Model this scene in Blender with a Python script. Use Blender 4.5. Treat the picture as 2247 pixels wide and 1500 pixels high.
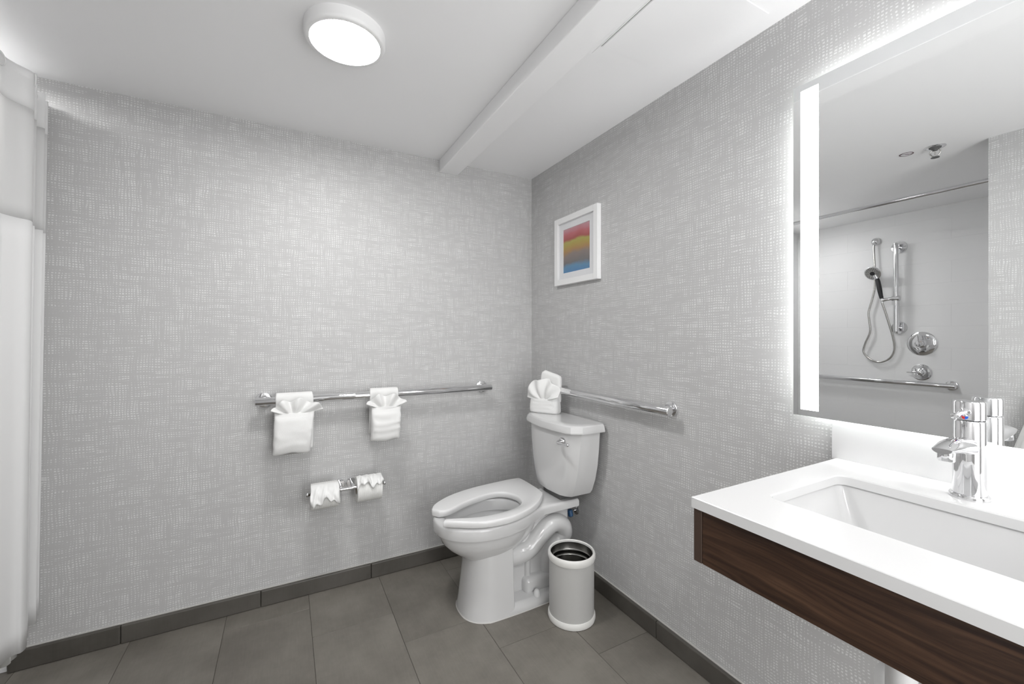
import bpy, bmesh, math, random
from mathutils import Vector, Matrix, noise as mnoise

sc = bpy.context.scene
for o in list(bpy.data.objects):
    bpy.data.objects.remove(o, do_unlink=True)
C = sc.collection
PI = math.pi
random.seed(7)

# ------------------------------------------------------------------ camera, world, exposure
YAW = math.radians(28.28)
CAM = (-1.309, -2.181, 1.200)
cam_d = bpy.data.cameras.new('camera')
cam_d.sensor_fit = 'HORIZONTAL'
cam_d.sensor_width = 36.0
cam_d.lens = 921.0 / 2247.0 * 36.0
cam_d.shift_y = -12.0 / 2247.0
cam_d.clip_start = 0.02
cam = bpy.data.objects.new('camera', cam_d)
C.objects.link(cam)
cam.location = CAM
cam.rotation_euler = (PI / 2, 0, -YAW)
sc.camera = cam

w = bpy.data.worlds.new('world')
sc.world = w
w.use_nodes = True
w.node_tree.nodes['Background'].inputs[0].default_value = (0.9, 0.92, 1.0, 1)
w.node_tree.nodes['Background'].inputs[1].default_value = 0.05

sc.view_settings.view_transform = 'Standard'
sc.view_settings.look = 'None'
sc.view_settings.gamma = 1.0
sc.view_settings.use_curve_mapping = False
sc.view_settings.exposure = 1.5

LIGHT_DISC = 36.0       # radiance of the round ceiling lights
LED_FRONT = 5.0         # frosted strips of the mirror
LED_BACK = 8.0         # light band behind the mirror

ZC = 2.152              # ceiling height

# added, unseen fill light, set in an opening made for it behind the camera
dl = bpy.data.lights.new('rear_fill_light', 'AREA')
dl.shape = 'RECTANGLE'
dl.size = .86
dl.size_y = 1.98
dl.energy = 10.0
dl.color = (1., 1., 1.)
dlo = bpy.data.objects.new('rear_fill_light', dl)
C.objects.link(dlo)
dlo.location = (-.66, -3.10, 1.01)
dlo.rotation_euler = (PI / 2, 0, 0)

# ------------------------------------------------------------------ helpers
def link(o):
    C.objects.link(o)
    return o

ORIG = {}
def world_of(p):
    return ORIG.get(p.name, Vector((0, 0, 0)))

def obj(name, bm, mat, parent=None, smooth=False, angle=40):
    me = bpy.data.meshes.new(name)
    if isinstance(bm, tuple):
        me.from_pydata(bm[0], [], bm[1])
        b2 = bmesh.new(); b2.from_mesh(me)
        bmesh.ops.recalc_face_normals(b2, faces=b2.faces)
        b2.to_mesh(me); b2.free()
    else:
        bmesh.ops.recalc_face_normals(bm, faces=bm.faces)
        bm.to_mesh(me); bm.free()
    if smooth:
        for p in me.polygons:
            p.use_smooth = True
        me.set_sharp_from_angle(angle=math.radians(angle))
    if mat:
        me.materials.append(mat)
    o = link(bpy.data.objects.new(name, me))
    ORIG[o.name] = Vector((0, 0, 0))
    if parent:
        o.parent = parent
        o.matrix_parent_inverse = Matrix.Translation(-world_of(parent))
    return o

def thing(name, label, cat, loc, group=None):
    o = link(bpy.data.objects.new(name, None))
    o.location = loc
    o.empty_display_size = 0.05
    ORIG[o.name] = Vector(loc)
    o['label'] = label
    o['category'] = cat
    if group:
        o['group'] = group
    return o

def tag(o, label, cat, group=None):
    o['label'] = label; o['category'] = cat
    if group:
        o['group'] = group
    return o

def struct(o, label=None, cat=None):
    o['kind'] = 'structure'
    if label: o['label'] = label
    if cat: o['category'] = cat
    return o

def add_box(bm, x0, x1, y0, y1, z0, z1, bev=0.0, seg=2):
    r = bmesh.ops.create_cube(bm, size=1.0)
    vs = r['verts']
    for v in vs:
        v.co.x = x0 + (v.co.x + .5) * (x1 - x0)
        v.co.y = y0 + (v.co.y + .5) * (y1 - y0)
        v.co.z = z0 + (v.co.z + .5) * (z1 - z0)
    if bev > 0:
        es = list({e for v in vs for e in v.link_edges})
        bmesh.ops.bevel(bm, geom=es, offset=bev, segments=seg, affect='EDGES', profile=.5)
    return bm

def box(x0, x1, y0, y1, z0, z1, bev=0.0, seg=2):
    return add_box(bmesh.new(), x0, x1, y0, y1, z0, z1, bev, seg)

def add_rings(bm, rings, cap0=True, cap1=True, close=False):
    """rings: list of equally long closed loops of points"""
    vr = [[bm.verts.new(p) for p in r] for r in rings]
    n = len(rings[0])
    m = len(vr)
    for i in range(m if close else m - 1):
        a, b = vr[i], vr[(i + 1) % m]
        for j in range(n):
            k = (j + 1) % n
            bm.faces.new((a[j], a[k], b[k], b[j]))
    if not close:
        if cap0: bm.faces.new(list(reversed(vr[0])))
        if cap1: bm.faces.new(vr[-1])
    return bm

def frame_for(d):
    d = Vector(d).normalized()
    u = d.cross(Vector((0, 0, 1)))
    if u.length < 1e-3:
        u = Vector((1, 0, 0))
    u.normalize()
    return u, d.cross(u).normalized()

def add_lathe(bm, base, axis, prof, n=32, cap0=True, cap1=True):
    """prof: (distance along axis, radius)"""
    base = Vector(base); axis = Vector(axis).normalized()
    u, v = frame_for(axis)
    rings = []
    for d, r in prof:
        r = max(r, 1e-4)
        rings.append([base + axis * d + (u * math.cos(2 * PI * j / n) + v * math.sin(2 * PI * j / n)) * r for j in range(n)])
    return add_rings(bm, rings, cap0, cap1)

def lathe(base, axis, prof, n=32, cap0=True, cap1=True):
    return add_lathe(bmesh.new(), base, axis, prof, n, cap0, cap1)

def catmull(pts, sub=6, closed=False):
    P = [Vector(p) for p in pts]
    n = len(P)
    out = []
    for i in range(n if closed else n - 1):
        if closed:
            p0, p1, p2, p3 = P[(i - 1) % n], P[i], P[(i + 1) % n], P[(i + 2) % n]
        else:
            p0, p1, p2, p3 = P[max(i - 1, 0)], P[i], P[i + 1], P[min(i + 2, n - 1)]
        for k in range(sub):
            t = k / sub
            out.append(.5 * ((2 * p1) + (-p0 + p2) * t + (2 * p0 - 5 * p1 + 4 * p2 - p3) * t * t + (-p0 + 3 * p1 - 3 * p2 + p3) * t ** 3))
    if not closed:
        out.append(P[-1])
    return out

def add_tube(bm, pts, rad, n=14, sub=0, cap=True):
    P = catmull(pts, sub) if sub else [Vector(p) for p in pts]
    R = rad if isinstance(rad, (list, tuple)) else [rad] * len(P)
    if len(R) != len(P):
        m = len(R)
        R = [R[min(int(i * (m - 1) / (len(P) - 1)), m - 2)] * (1 - (i * (m - 1) / (len(P) - 1) - min(int(i * (m - 1) / (len(P) - 1)), m - 2)))
             + R[min(int(i * (m - 1) / (len(P) - 1)), m - 2) + 1] * (i * (m - 1) / (len(P) - 1) - min(int(i * (m - 1) / (len(P) - 1)), m - 2)) for i in range(len(P))]
    rings = []
    u = None
    for i, p in enumerate(P):
        d = (P[min(i + 1, len(P) - 1)] - P[max(i - 1, 0)]).normalized()
        if u is None:
            u, _ = frame_for(d)
        u = (u - d * u.dot(d)).normalized()
        v = d.cross(u)
        rings.append([p + (u * math.cos(2 * PI * j / n) + v * math.sin(2 * PI * j / n)) * R[i] for j in range(n)])
    return add_rings(bm, rings, cap, cap)

def tube(pts, rad, n=14, sub=0, cap=True):
    return add_tube(bmesh.new(), pts, rad, n, sub, cap)

def resample_polar(poly, cx, cy, n):
    """closed polygon (x, y) sampled at n angles about (cx, cy)"""
    out = []
    m = len(poly)
    for k in range(n):
        a = 2 * PI * k / n
        dx, dy = math.cos(a), math.sin(a)
        best = 0
        for i in range(m):
            x1, y1 = poly[i][0] - cx, poly[i][1] - cy
            x2, y2 = poly[(i + 1) % m][0] - cx, poly[(i + 1) % m][1] - cy
            ex, ey = x2 - x1, y2 - y1
            den = dx * ey - dy * ex
            if abs(den) < 1e-12: continue
            t = (x1 * ey - y1 * ex) / den
            s = (x1 * dy - y1 * dx) / den
            if -1e-9 <= s <= 1 + 1e-9 and t > best:
                best = t
        out.append((cx + dx * best, cy + dy * best))
    return out

def rrect(x0, x1, y0, y1, r, k=6):
    pts = []
    for cx, cy, a0 in ((x1 - r, y1 - r, 0), (x0 + r, y1 - r, 90), (x0 + r, y0 + r, 180), (x1 - r, y0 + r, 270)):
        for i in range(k + 1):
            a = math.radians(a0 + 90 * i / k)
            pts.append((cx + r * math.cos(a), cy + r * math.sin(a)))
    return pts

# ------------------------------------------------------------------ materials
def principled(name, col, rough=.5, metal=0., coat=0., spec=.5, sheen=0.):
    m = bpy.data.materials.new(name)
    m.use_nodes = True
    b = m.node_tree.nodes['Principled BSDF']
    b.inputs['Base Color'].default_value = (*col, 1)
    b.inputs['Roughness'].default_value = rough
    b.inputs['Metallic'].default_value = metal
    b.inputs['Coat Weight'].default_value = coat
    b.inputs['Coat Roughness'].default_value = .05
    b.inputs['Specular IOR Level'].default_value = spec
    b.inputs['Sheen Weight'].default_value = sheen
    return m

class NT:
    def __init__(s, m):
        s.t = m.node_tree
        s.b = s.t.nodes['Principled BSDF']
    def n(s, typ, **kw):
        x = s.t.nodes.new(typ)
        for k, v in kw.items():
            setattr(x, k, v)
        return x
    def set(s, sock, v):
        if hasattr(v, 'is_output') or isinstance(v, bpy.types.NodeSocket):
            s.t.links.new(v, sock)
        elif isinstance(v, (tuple, list)) and len(v) == 3 and sock.type == 'RGBA':
            sock.default_value = (*v, 1)
        else:
            sock.default_value = v
    def math(s, op, a, b=0., c=None, clamp=False):
        x = s.n('ShaderNodeMath', operation=op, use_clamp=clamp)
        s.set(x.inputs[0], a); s.set(x.inputs[1], b)
        if c is not None: s.set(x.inputs[2], c)
        return x.outputs[0]
    def xyz(s, x=0., y=0., z=0.):
        k = s.n('ShaderNodeCombineXYZ')
        s.set(k.inputs[0], x); s.set(k.inputs[1], y); s.set(k.inputs[2], z)
        return k.outputs[0]
    def coord(s):
        tc = s.n('ShaderNodeTexCoord')
        sp = s.n('ShaderNodeSeparateXYZ')
        s.t.links.new(tc.outputs['Object'], sp.inputs[0])
        return tc.outputs['Object'], sp.outputs
    def noise(s, vec, scale=1., detail=2., rough=.5):
        x = s.n('ShaderNodeTexNoise')
        s.set(x.inputs['Vector'], vec)
        x.inputs['Scale'].default_value = scale
        x.inputs['Detail'].default_value = detail
        x.inputs['Roughness'].default_value = rough
        return x.outputs['Fac']
    def smooth(s, v, a, b):
        x = s.n('ShaderNodeMapRange', interpolation_type='SMOOTHSTEP')
        s.set(x.inputs['Value'], v); s.set(x.inputs['From Min'], a); s.set(x.inputs['From Max'], b)
        return x.outputs[0]
    def mix(s, f, a, b):
        x = s.n('ShaderNodeMix', data_type='RGBA')
        s.set(x.inputs[0], f); s.set(x.inputs[6], a); s.set(x.inputs[7], b)
        return x.outputs[2]
    def ramp(s, f, stops):
        x = s.n('ShaderNodeValToRGB')
        s.set(x.inputs[0], f)
        el = x.color_ramp.elements
        while len(el) < len(stops): el.new(.5)
        for e, (p, c) in zip(el, stops):
            e.position = p; e.color = (*c, 1)
        return x.outputs[0]
    def bump(s, h, strength, dist=.002):
        x = s.n('ShaderNodeBump')
        x.inputs['Strength'].default_value = strength
        x.inputs['Distance'].default_value = dist
        s.set(x.inputs['Height'], h)
        s.t.links.new(x.outputs[0], s.b.inputs['Normal'])

def wallpaper(name, axis):
    m = principled(name, (.5, .5, .5), .5, spec=.35)
    k = NT(m)
    _, c = k.coord()
    u = c[axis]; v = c[2]
    def lines(a, b, period, seed, cut):
        # thin threads that run along b and repeat along a
        wob = k.noise(k.xyz(k.math('MULTIPLY', a, 26.), k.math('MULTIPLY', b, 13.), seed), 1., 2., .6)
        ph = k.math('ADD', k.math('MULTIPLY', a, 2 * PI / period), k.math('MULTIPLY', wob, 11.))
        sn = k.math('SINE', ph)
        th = k.noise(k.xyz(k.math('MULTIPLY', a, 66.), k.math('MULTIPLY', b, 11.), seed + 5.), 1., 2., .6)
        th = k.math('MULTIPLY_ADD', th, 5.2, -2.45 + cut)
        return k.smooth(sn, k.math('SUBTRACT', th, .42), k.math('ADD', th, .42))
    h = lines(v, u, .0088, 1.3, .30)
    q = lines(u, v, .0094, 8.7, .05)
    f = k.math('MULTIPLY', h, q)
    tone = k.noise(k.xyz(k.math('MULTIPLY', u, 1.5), k.math('MULTIPLY', v, 1.5), 3.), 1., 2.)
    base = k.mix(tone, (.475, .473, .472), (.510, .508, .506))
    col = k.mix(k.math('MULTIPLY', f, .85), base, (.71, .71, .705))
    k.set(k.b.inputs['Base Color'], col)
    k.set(k.b.inputs['Roughness'], k.math('MULTIPLY_ADD', f, -.12, .55))
    k.bump(f, .25, .0006)
    return m

def tile_mat(name, c0, c1, rough=.5):
    m = principled(name, c0, rough)
    k = NT(m)
    p, c = k.coord()
    oi = k.n('ShaderNodeObjectInfo')
    off = k.math('MULTIPLY', oi.outputs['Random'], 31.)
    vec = k.xyz(c[0], c[1], k.math('ADD', c[2], off))
    big = k.noise(vec, 5., 5., .6)
    fine = k.noise(vec, 45., 4., .7)
    st = k.noise(k.xyz(k.math('MULTIPLY', c[0], 160.), k.math('MULTIPLY', c[1], 14.), off), 1., 2.)
    f = k.math('ADD', k.math('MULTIPLY', big, .75), k.math('ADD', k.math('MULTIPLY', fine, .15), k.math('MULTIPLY', st, .12)))
    f = k.math('ADD', f, k.math('MULTIPLY_ADD', oi.outputs['Random'], .12, -.06))
    k.set(k.b.inputs['Base Color'], k.ramp(f, [(.33, c0), (.68, c1)]))
    k.set(k.b.inputs['Roughness'], k.math('MULTIPLY_ADD', fine, .2, rough - .1))
    k.bump(fine, .12, .001)
    return m

def emit(name, strength, col=(1, 1, 1)):
    m = bpy.data.materials.new(name)
    m.use_nodes = True
    t = m.node_tree
    t.nodes.remove(t.nodes['Principled BSDF'])
    e = t.nodes.new('ShaderNodeEmission')
    e.inputs[0].default_value = (*col, 1)
    e.inputs[1].default_value = strength
    t.links.new(e.outputs[0], t.nodes['Material Output'].inputs[0])
    return m

def paint(name, col, rough=.6):
    m = principled(name, col, rough, spec=.4)
    k = NT(m)
    p, c = k.coord()
    k.bump(k.noise(p, 220., 3.), .05, .0008)
    return m

M = {}
M['paper_x'] = wallpaper('wallpaper_along_x', 0)
M['paper_y'] = wallpaper('wallpaper_along_y', 1)
M['ceiling'] = paint('ceiling_paint', (.90, .90, .905), .5)
M['beam'] = paint('beam_paint', (.88, .88, .885), .5)
M['floor_tile'] = tile_mat('taupe_floor_tile', (.135, .124, .106), (.225, .209, .184), .5)
M['base_tile'] = tile_mat('taupe_base_tile', (.060, .055, .047), (.102, .095, .084), .45)
M['grout'] = paint('grout', (.075, .068, .058), .9)
M['caulk'] = principled('caulk', (.55, .54, .52), .6)
M['shower_tile'] = principled('white_wall_tile', (.84, .84, .845), .45)
M['shower_grout'] = principled('white_grout', (.80, .80, .80), .6)
M['ceramic'] = principled('white_ceramic', (.66, .66, .66), .12, coat=.6)
M['sink'] = principled('sink_ceramic', (.63, .63, .63), .14, coat=.4)
M['seat'] = principled('white_seat_plastic', (.78, .78, .78), .22, coat=.3)
M['chrome'] = principled('chrome', (.78, .78, .79), .05, 1.)
M['steel'] = principled('polished_steel', (.60, .59, .57), .18, 1.)
M['dark_steel'] = principled('bin_steel', (.35, .345, .33), .24, 1.)
M['white_paint'] = principled('white_lacquer', (.84, .84, .84), .3)
M['bin_white'] = principled('bin_cream_lacquer', (.80, .795, .77), .35)
M['bin_body'] = principled('bin_grey_lacquer', (.50, .497, .485), .45)
M['quartz'] = principled('white_quartz', (.68, .68, .68), .2)
M['black'] = principled('black_plastic', (.02, .02, .022), .35)
M['rubber'] = principled('grey_rubber', (.12, .12, .12), .7)
M['pipe'] = principled('white_pipe', (.72, .72, .72), .4)
M['blue'] = principled('blue_plastic', (.03, .10, .22), .4)
M['red_dot'] = principled('red_enamel', (.65, .03, .03), .3)
M['blue_dot'] = principled('blue_enamel', (.02, .12, .60), .3)
M['mirror'] = principled('mirror_silver', (.93, .94, .94), .0, 1.)
M['glass_edge'] = principled('mirror_edge', (.75, .80, .78), .1)
M['led'] = emit('led_front', LED_FRONT)
M['led_back'] = emit('led_back', LED_BACK)
M['lens'] = emit('lamp_lens', LIGHT_DISC, (1., .995, .99))
M['lens_dim'] = emit('shower_fill_lens', 17.0, (1., .995, .99))
M['lamp_ring'] = principled('lamp_ring', (.85, .85, .85), .35)
M['sticker'] = principled('sticker_ink', (.10, .05, .06), .5)

def cloth(name, col, bump=.5, scale=900., sheen=.3):
    m = principled(name, col, .95, spec=.1, sheen=sheen)
    k = NT(m)
    p, c = k.coord()
    k.bump(k.noise(p, scale, 2.), bump, .0025)
    return m
M['terry'] = cloth('white_terry', (.84, .84, .83), .55, 700.)
M['tissue'] = cloth('tissue_paper', (.86, .86, .85), .15, 260., 0.)

def ribbed(name, col):
    m = principled(name, col, .95, spec=.1)
    k = NT(m)
    p, c = k.coord()
    s = k.math('SINE', k.math('MULTIPLY', c[0], 2 * PI / .009))
    k.bump(s, .25, .0015)
    return m
M['roll'] = ribbed('toilet_paper', (.80, .80, .78))

def fabric(name, col, trans, alpha=1.0):
    m = principled(name, col, .9, spec=.1)
    k = NT(m)
    t = m.node_tree
    tr = t.nodes.new('ShaderNodeBsdfTranslucent')
    tr.inputs[0].default_value = (*col, 1)
    mx = t.nodes.new('ShaderNodeMixShader')
    mx.inputs[0].default_value = trans
    t.links.new(k.b.outputs[0], mx.inputs[1]); t.links.new(tr.outputs[0], mx.inputs[2])
    out = t.nodes['Material Output']
    last = mx
    if alpha < 1:
        tp = t.nodes.new('ShaderNodeBsdfTransparent')
        m2 = t.nodes.new('ShaderNodeMixShader')
        m2.inputs[0].default_value = alpha
        t.links.new(tp.outputs[0], m2.inputs[1]); t.links.new(mx.outputs[0], m2.inputs[2])
        last = m2
    t.links.new(last.outputs[0], out.inputs[0])
    return m
M['curtain'] = fabric('curtain_fabric', (.86, .86, .86), .25)
M['sheer'] = fabric('curtain_sheer', (.84, .84, .84), .35, .72)
M['liner'] = fabric('liner_fabric', (.80, .80, .78), .35)

def wood():
    m = principled('dark_walnut', (.05, .025, .015), .32, spec=.4)
    k = NT(m)
    p, c = k.coord()
    warp = k.noise(k.xyz(k.math('MULTIPLY', c[0], 3.), k.math('MULTIPLY', c[1], 3.), k.math('MULTIPLY', c[2], 16.)), 1., 2.)
    z2 = k.math('MULTIPLY_ADD', warp, .06, c[2])
    g = k.noise(k.xyz(k.math('MULTIPLY', c[0], 40.), k.math('MULTIPLY', c[1], 3.2), k.math('MULTIPLY', z2, 95.)), 1., 5., .62)
    pores = k.noise(k.xyz(c[0], k.math('MULTIPLY', c[1], 14.), k.math('MULTIPLY', c[2], 700.)), 1., 2.)
    f = k.math('ADD', k.math('MULTIPLY', g, .85), k.math('MULTIPLY', pores, .15))
    k.set(k.b.inputs['Base Color'], k.ramp(f, [(.30, (.013, .006, .005)), (.46, (.035, .018, .011)), (.58, (.062, .032, .019)), (.75, (.105, .058, .034))]))
    k.bump(pores, .08, .0005)
    return m
M['wood'] = wood()
M['wood_edge'] = principled('walnut_edge_band', (.058, .036, .026), .4)

def art():
    m = principled('abstract_print', (.5, .5, .5), .6)
    k = NT(m)
    p, c = k.coord()
    # c: y runs along the wall, z is height; bands that rise to the right
    s = k.math('MULTIPLY_ADD', k.math('ADD', c[1], .45), -.05, 0.)           # rises to the right (towards -y)
    wave = k.math('MULTIPLY', k.math('SINE', k.math('MULTIPLY_ADD', c[1], 20., 3.5)), .007)
    n = k.noise(k.xyz(k.math('MULTIPLY', c[1], 9.), k.math('MULTIPLY', c[2], 12.), 2.), 1., 5., .6)
    h = k.math('SUBTRACT', k.math('SUBTRACT', c[2], s), wave)
    h = k.math('MULTIPLY_ADD', n, .05, k.math('SUBTRACT', h, .025))
    f = k.math('DIVIDE', k.math('SUBTRACT', h, 1.50), .30)
    col = k.ramp(f, [(.06, (.05, .20, .45)), (.20, (.09, .25, .42)), (.27, (.16, .15, .15)), (.40, (.24, .19, .17)),
                     (.48, (.40, .22, .07)), (.56, (.42, .30, .05)), (.645, (.40, .36, .07)), (.685, (.38, .07, .06)),
                     (.76, (.52, .13, .15)), (.88, (.55, .32, .36)), (.97, (.50, .28, .32))])
    k.set(k.b.inputs['Base Color'], col)
    return m
M['art'] = art()

def pane():
    m = bpy.data.materials.new('picture_glass')
    m.use_nodes = True
    t = m.node_tree
    t.nodes.remove(t.nodes['Principled BSDF'])
    tp = t.nodes.new('ShaderNodeBsdfTransparent')
    gl = t.nodes.new('ShaderNodeBsdfGlossy')
    gl.inputs['Roughness'].default_value = .02
    mx = t.nodes.new('ShaderNodeMixShader')
    mx.inputs[0].default_value = .05
    t.links.new(tp.outputs[0], mx.inputs[1]); t.links.new(gl.outputs[0], mx.inputs[2])
    t.links.new(mx.outputs[0], t.nodes['Material Output'].inputs[0])
    return m
M['pane'] = pane()

# ------------------------------------------------------------------ the room
XL = -2.98           # tiled wall of the shower
YF = -3.05           # wall behind the camera
CX_, CY_ = -1.75, -1.49   # corner of the wall that juts out beside the shower
wall_back = struct(obj('wall_back', box(-2.19, .12, 0, .12, 0, ZC), M['paper_x']), 'grey woven-pattern wallpapered wall behind the towel bar', 'wall')
wall_right = struct(obj('wall_right', box(0, .12, YF - .12, 0, 0, ZC), M['paper_y']), 'grey woven-pattern wallpapered wall behind toilet and mirror', 'wall')
wall_entry = struct(obj('wall_entry', box(CX_ - .10, CX_, YF, CY_ - .0, 0, ZC), M['paper_y']), 'wallpapered wall beside the shower, seen in the mirror', 'wall')
wf = box(CX_ - .10, -1.10, YF - .12, YF, 0, ZC)
add_box(wf, -.22, 0, YF - .12, YF, 0, ZC)
add_box(wf, -1.10, -.22, YF - .12, YF, 2.02, ZC)
wall_front = struct(obj('wall_front', wf, M['paper_x']), 'wallpapered wall behind the camera', 'wall')
floor = struct(obj('floor', box(XL - .1, .1, YF - .1, .1, -.10, -.0015), M['grout']), 'taupe tiled bathroom floor', 'floor')

ceil_bm = box(XL - .1, .12, YF - .1, .12, ZC, ZC + .1)
ceiling = struct(obj('ceiling', ceil_bm, M['ceiling']), 'plain white painted ceiling', 'ceiling')
trim = struct(obj('trim_1', box(-.582, -.478, YF, 0, ZC - .066, ZC, .002, 1), M['beam']), 'white boxed beam running across the ceiling', 'trim')
obj('ceiling_board', box(-.405, 0, -2.2, -1.066, ZC - .0012, ZC + .01, .0005, 1), M['ceiling'], ceiling)
pb = bmesh.new()
x0, x1, y0, y1 = -.400, -.056, -1.455, -1.108
zf = ZC - .0035
obj('access_panel', box(x0 + .003, x1 - .003, y0 + .003, y1 - .003, zf, ZC - .0005, .0008, 1), M['ceiling'], ceiling)
obj('panel_joint', box(x0 - .0004, x0 + .0010, y0, y1, ZC - .0017, ZC - .0013), M['rubber'], ceiling)

# floor tiles
TW, TL, GR = .3163, .61, .0016
X0 = -1.5335
for k in range(-6, 6):
    xa, xb = X0 + k * TW, X0 + (k + 1) * TW
    xa, xb = max(xa, XL), min(xb, 0)
    if xb - xa < .02: continue
    j0 = -.125 - (.2033 * k)
    y = j0 + TL * 6
    while y > YF:
        ya, yb = max(y - TL, YF), min(y, 0)
        y -= TL
        if yb - ya < .02: continue
        if xb <= CX_ - .09 and yb <= CY_ - .03: continue
        t = box(xa + GR / 2, xb - GR / 2, ya + GR / 2, yb - GR / 2, -.008, 0, .0008, 1)
        obj('floor_tile', t, M['floor_tile'], floor)

# baseboards
BH, BT = .072, .018
bb = struct(obj('baseboard_back', box(-2.185, -.002, -.006, 0, 0, BH - .002), M['grout']), 'dark taupe tile baseboard under the towel bar wall', 'baseboard')
xs = [-2.185, -1.878, -1.408, -.937, -.466, -.002]
for a, b in zip(xs[:-1], xs[1:]):
    obj('base_tile', box(a + .0007, b - .0007, -BT, -.001, .0005, BH, .004, 2), M['base_tile'], bb)
obj('caulk_line', box(-2.185, -.002, -.005, .0, BH - .001, BH + .003), M['caulk'], bb)
bb2 = struct(obj('baseboard_right', box(-.006, 0, YF, -.018, 0, BH - .002), M['grout']), 'dark taupe tile baseboard behind toilet and under vanity', 'baseboard')
ys = [-.019, -.50, -.985, -1.455, -1.925, -2.395, -2.865, YF]
for a, b in zip(ys[:-1], ys[1:]):
    obj('base_tile', box(-BT, -.001, b + .0007, a - .0007, .0005, BH, .004, 2), M['base_tile'], bb2)
obj('caulk_line', box(-.005, 0, YF, -.018, BH - .001, BH + .003), M['caulk'], bb2)
bb3 = struct(obj('baseboard_entry', box(CX_, CX_ + .006, YF, CY_, 0, BH - .002), M['grout']), 'dark taupe tile baseboard beside the shower', 'baseboard')
for a, b in zip(ys[3:-1], ys[4:]):
    obj('base_tile', box(CX_ + .001, CX_ + BT, b + .0007, min(a - .0007, CY_), .0005, BH, .004, 2), M['base_tile'], bb3)

# shower walls with their own tiles
wl = struct(obj('wall_left', box(XL - .12, XL - .0008, CY_ - .12, .12, 0, ZC), M['shower_grout']), 'white tiled shower wall with the shower fittings', 'wall')
wsb = struct(obj('wall_shower_back', box(XL - .0008, -2.19, .0008, .12, 0, ZC), M['shower_grout']), 'white tiled end wall inside the shower', 'wall')
wse = struct(obj('wall_shower_end', box(XL - .0008, CX_ - .10, CY_ - .12, CY_ - .0008, 0, ZC), M['shower_grout']), 'white tiled wall closing the shower', 'wall')
SR, SW = .158, .632
def shower_tiles(parent, a0, a1, put):
    r = 0
    z = 0.010
    zs = [.010]
    zz = 1.4325 - 9 * SR
    while zz < ZC - .01:
        zs.append(zz); zz += SR
    zs.append(ZC)
    for r in range(len(zs) - 1):
        a = a0 - (SW / 2 if r % 2 else 0) - SW + .15
        while a < a1:
            s, e = max(a, a0), min(a + SW, a1)
            a += SW
            if e - s < .015: continue
            put(s + .0004, e - .0004, zs[r] + .0004, zs[r + 1] - .0004, parent)
shower_tiles(wl, CY_, 0, lambda s, e, z0, z1, p: obj('wall_tile', box(XL - .012, XL, s, e, z0, z1, .0006, 1), M['shower_tile'], p))
shower_tiles(wsb, XL, -2.19, lambda s, e, z0, z1, p: obj('wall_tile', box(s, e, 0, .012, z0, z1, .0006, 1), M['shower_tile'], p))
shower_tiles(wse, XL, CX_, lambda s, e, z0, z1, p: obj('wall_tile', box(s, e, CY_ - .012, CY_, z0, z1, .0006, 1), M['shower_tile'], p))

# ------------------------------------------------------------------ ceiling lights
def ceiling_light(x, y, label, lens='lens'):
    t = thing('ceiling_light', label, 'light', (x, y, ZC), None)
    obj('housing', lathe((x, y, ZC), (0, 0, -1), [(0, .119), (.026, .119), (.034, .116), (.0365, .112), (.0365, .1035), (.033, .1025)], 64, True, False), M['lamp_ring'], t, True)
    obj('lens', lathe((x, y, ZC), (0, 0, -1), [(.030, .1025), (.0335, .1022), (.0345, .09), (.035, .02)], 64, True, True), M[lens], t, True)
    return t
ceiling_light(-1.145, -.775, 'round white flush ceiling light, lit, above the towel bar')
ceiling_light(-1.25, -2.72, 'added round white ceiling light behind the camera, unseen, for fill')  # out of view; put in to brighten the room from behind
ceiling_light(-2.32, -.155, 'added round white ceiling light inside the shower, unseen, for fill', 'lens_dim')  # out of view; put in to brighten the shower walls in the mirror

# ------------------------------------------------------------------ grab bars
def bar_thing(name, label, cat, p0, p1, posts, wall_dir, r=.0175, fr=.034, mat='chrome'):
    p0, p1, wd = Vector(p0), Vector(p1), Vector(wall_dir)
    mid = (p0 + p1) / 2
    t = thing(name, label, cat, mid)
    d = (p1 - p0).normalized()
    L = (p1 - p0).length
    obj('bar', lathe(p0, d, [(0, r - .003), (.0015, r - .001), (.003, r), (L - .003, r), (L - .0015, r - .001), (L, r - .003)], 28), M[mat], t, True, 60)
    for f, off in posts:
        q = p0 + d * (L * f)
        obj('post', tube([q + wd * (r * .5), q + wd * (off - .006)], .0135, 20), M[mat], t, True)
        obj('flange', lathe(q + wd * off, -wd, [(0.0005, fr), (.004, fr), (.008, fr - .002), (.010, fr - .008), (.011, .014)], 36), M[mat], t, True)
    return t
bar_thing('grab_bar', 'long polished steel grab bar with two folded towels hanging on it', 'grab bar', (-1.428, -.062, .917), (-.300, -.062, .917), [(.028, .062), (.969, .062)], (0, 1, 0))
bar_thing('grab_bar', 'polished steel grab bar on the wall behind the toilet tank', 'grab bar', (-.058, -.17, .922), (-.058, -1.090, .922), [(.07, .058), (.955, .058)], (1, 0, 0), fr=.030)
bar_thing('grab_bar', 'horizontal chrome grab bar on the shower wall, seen in mirror', 'grab bar', (XL + .055, -.06, .848), (XL + .055, -1.062, .848), [(.05, .055), (.965, .055)], (-1, 0, 0), fr=.036)

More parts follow.
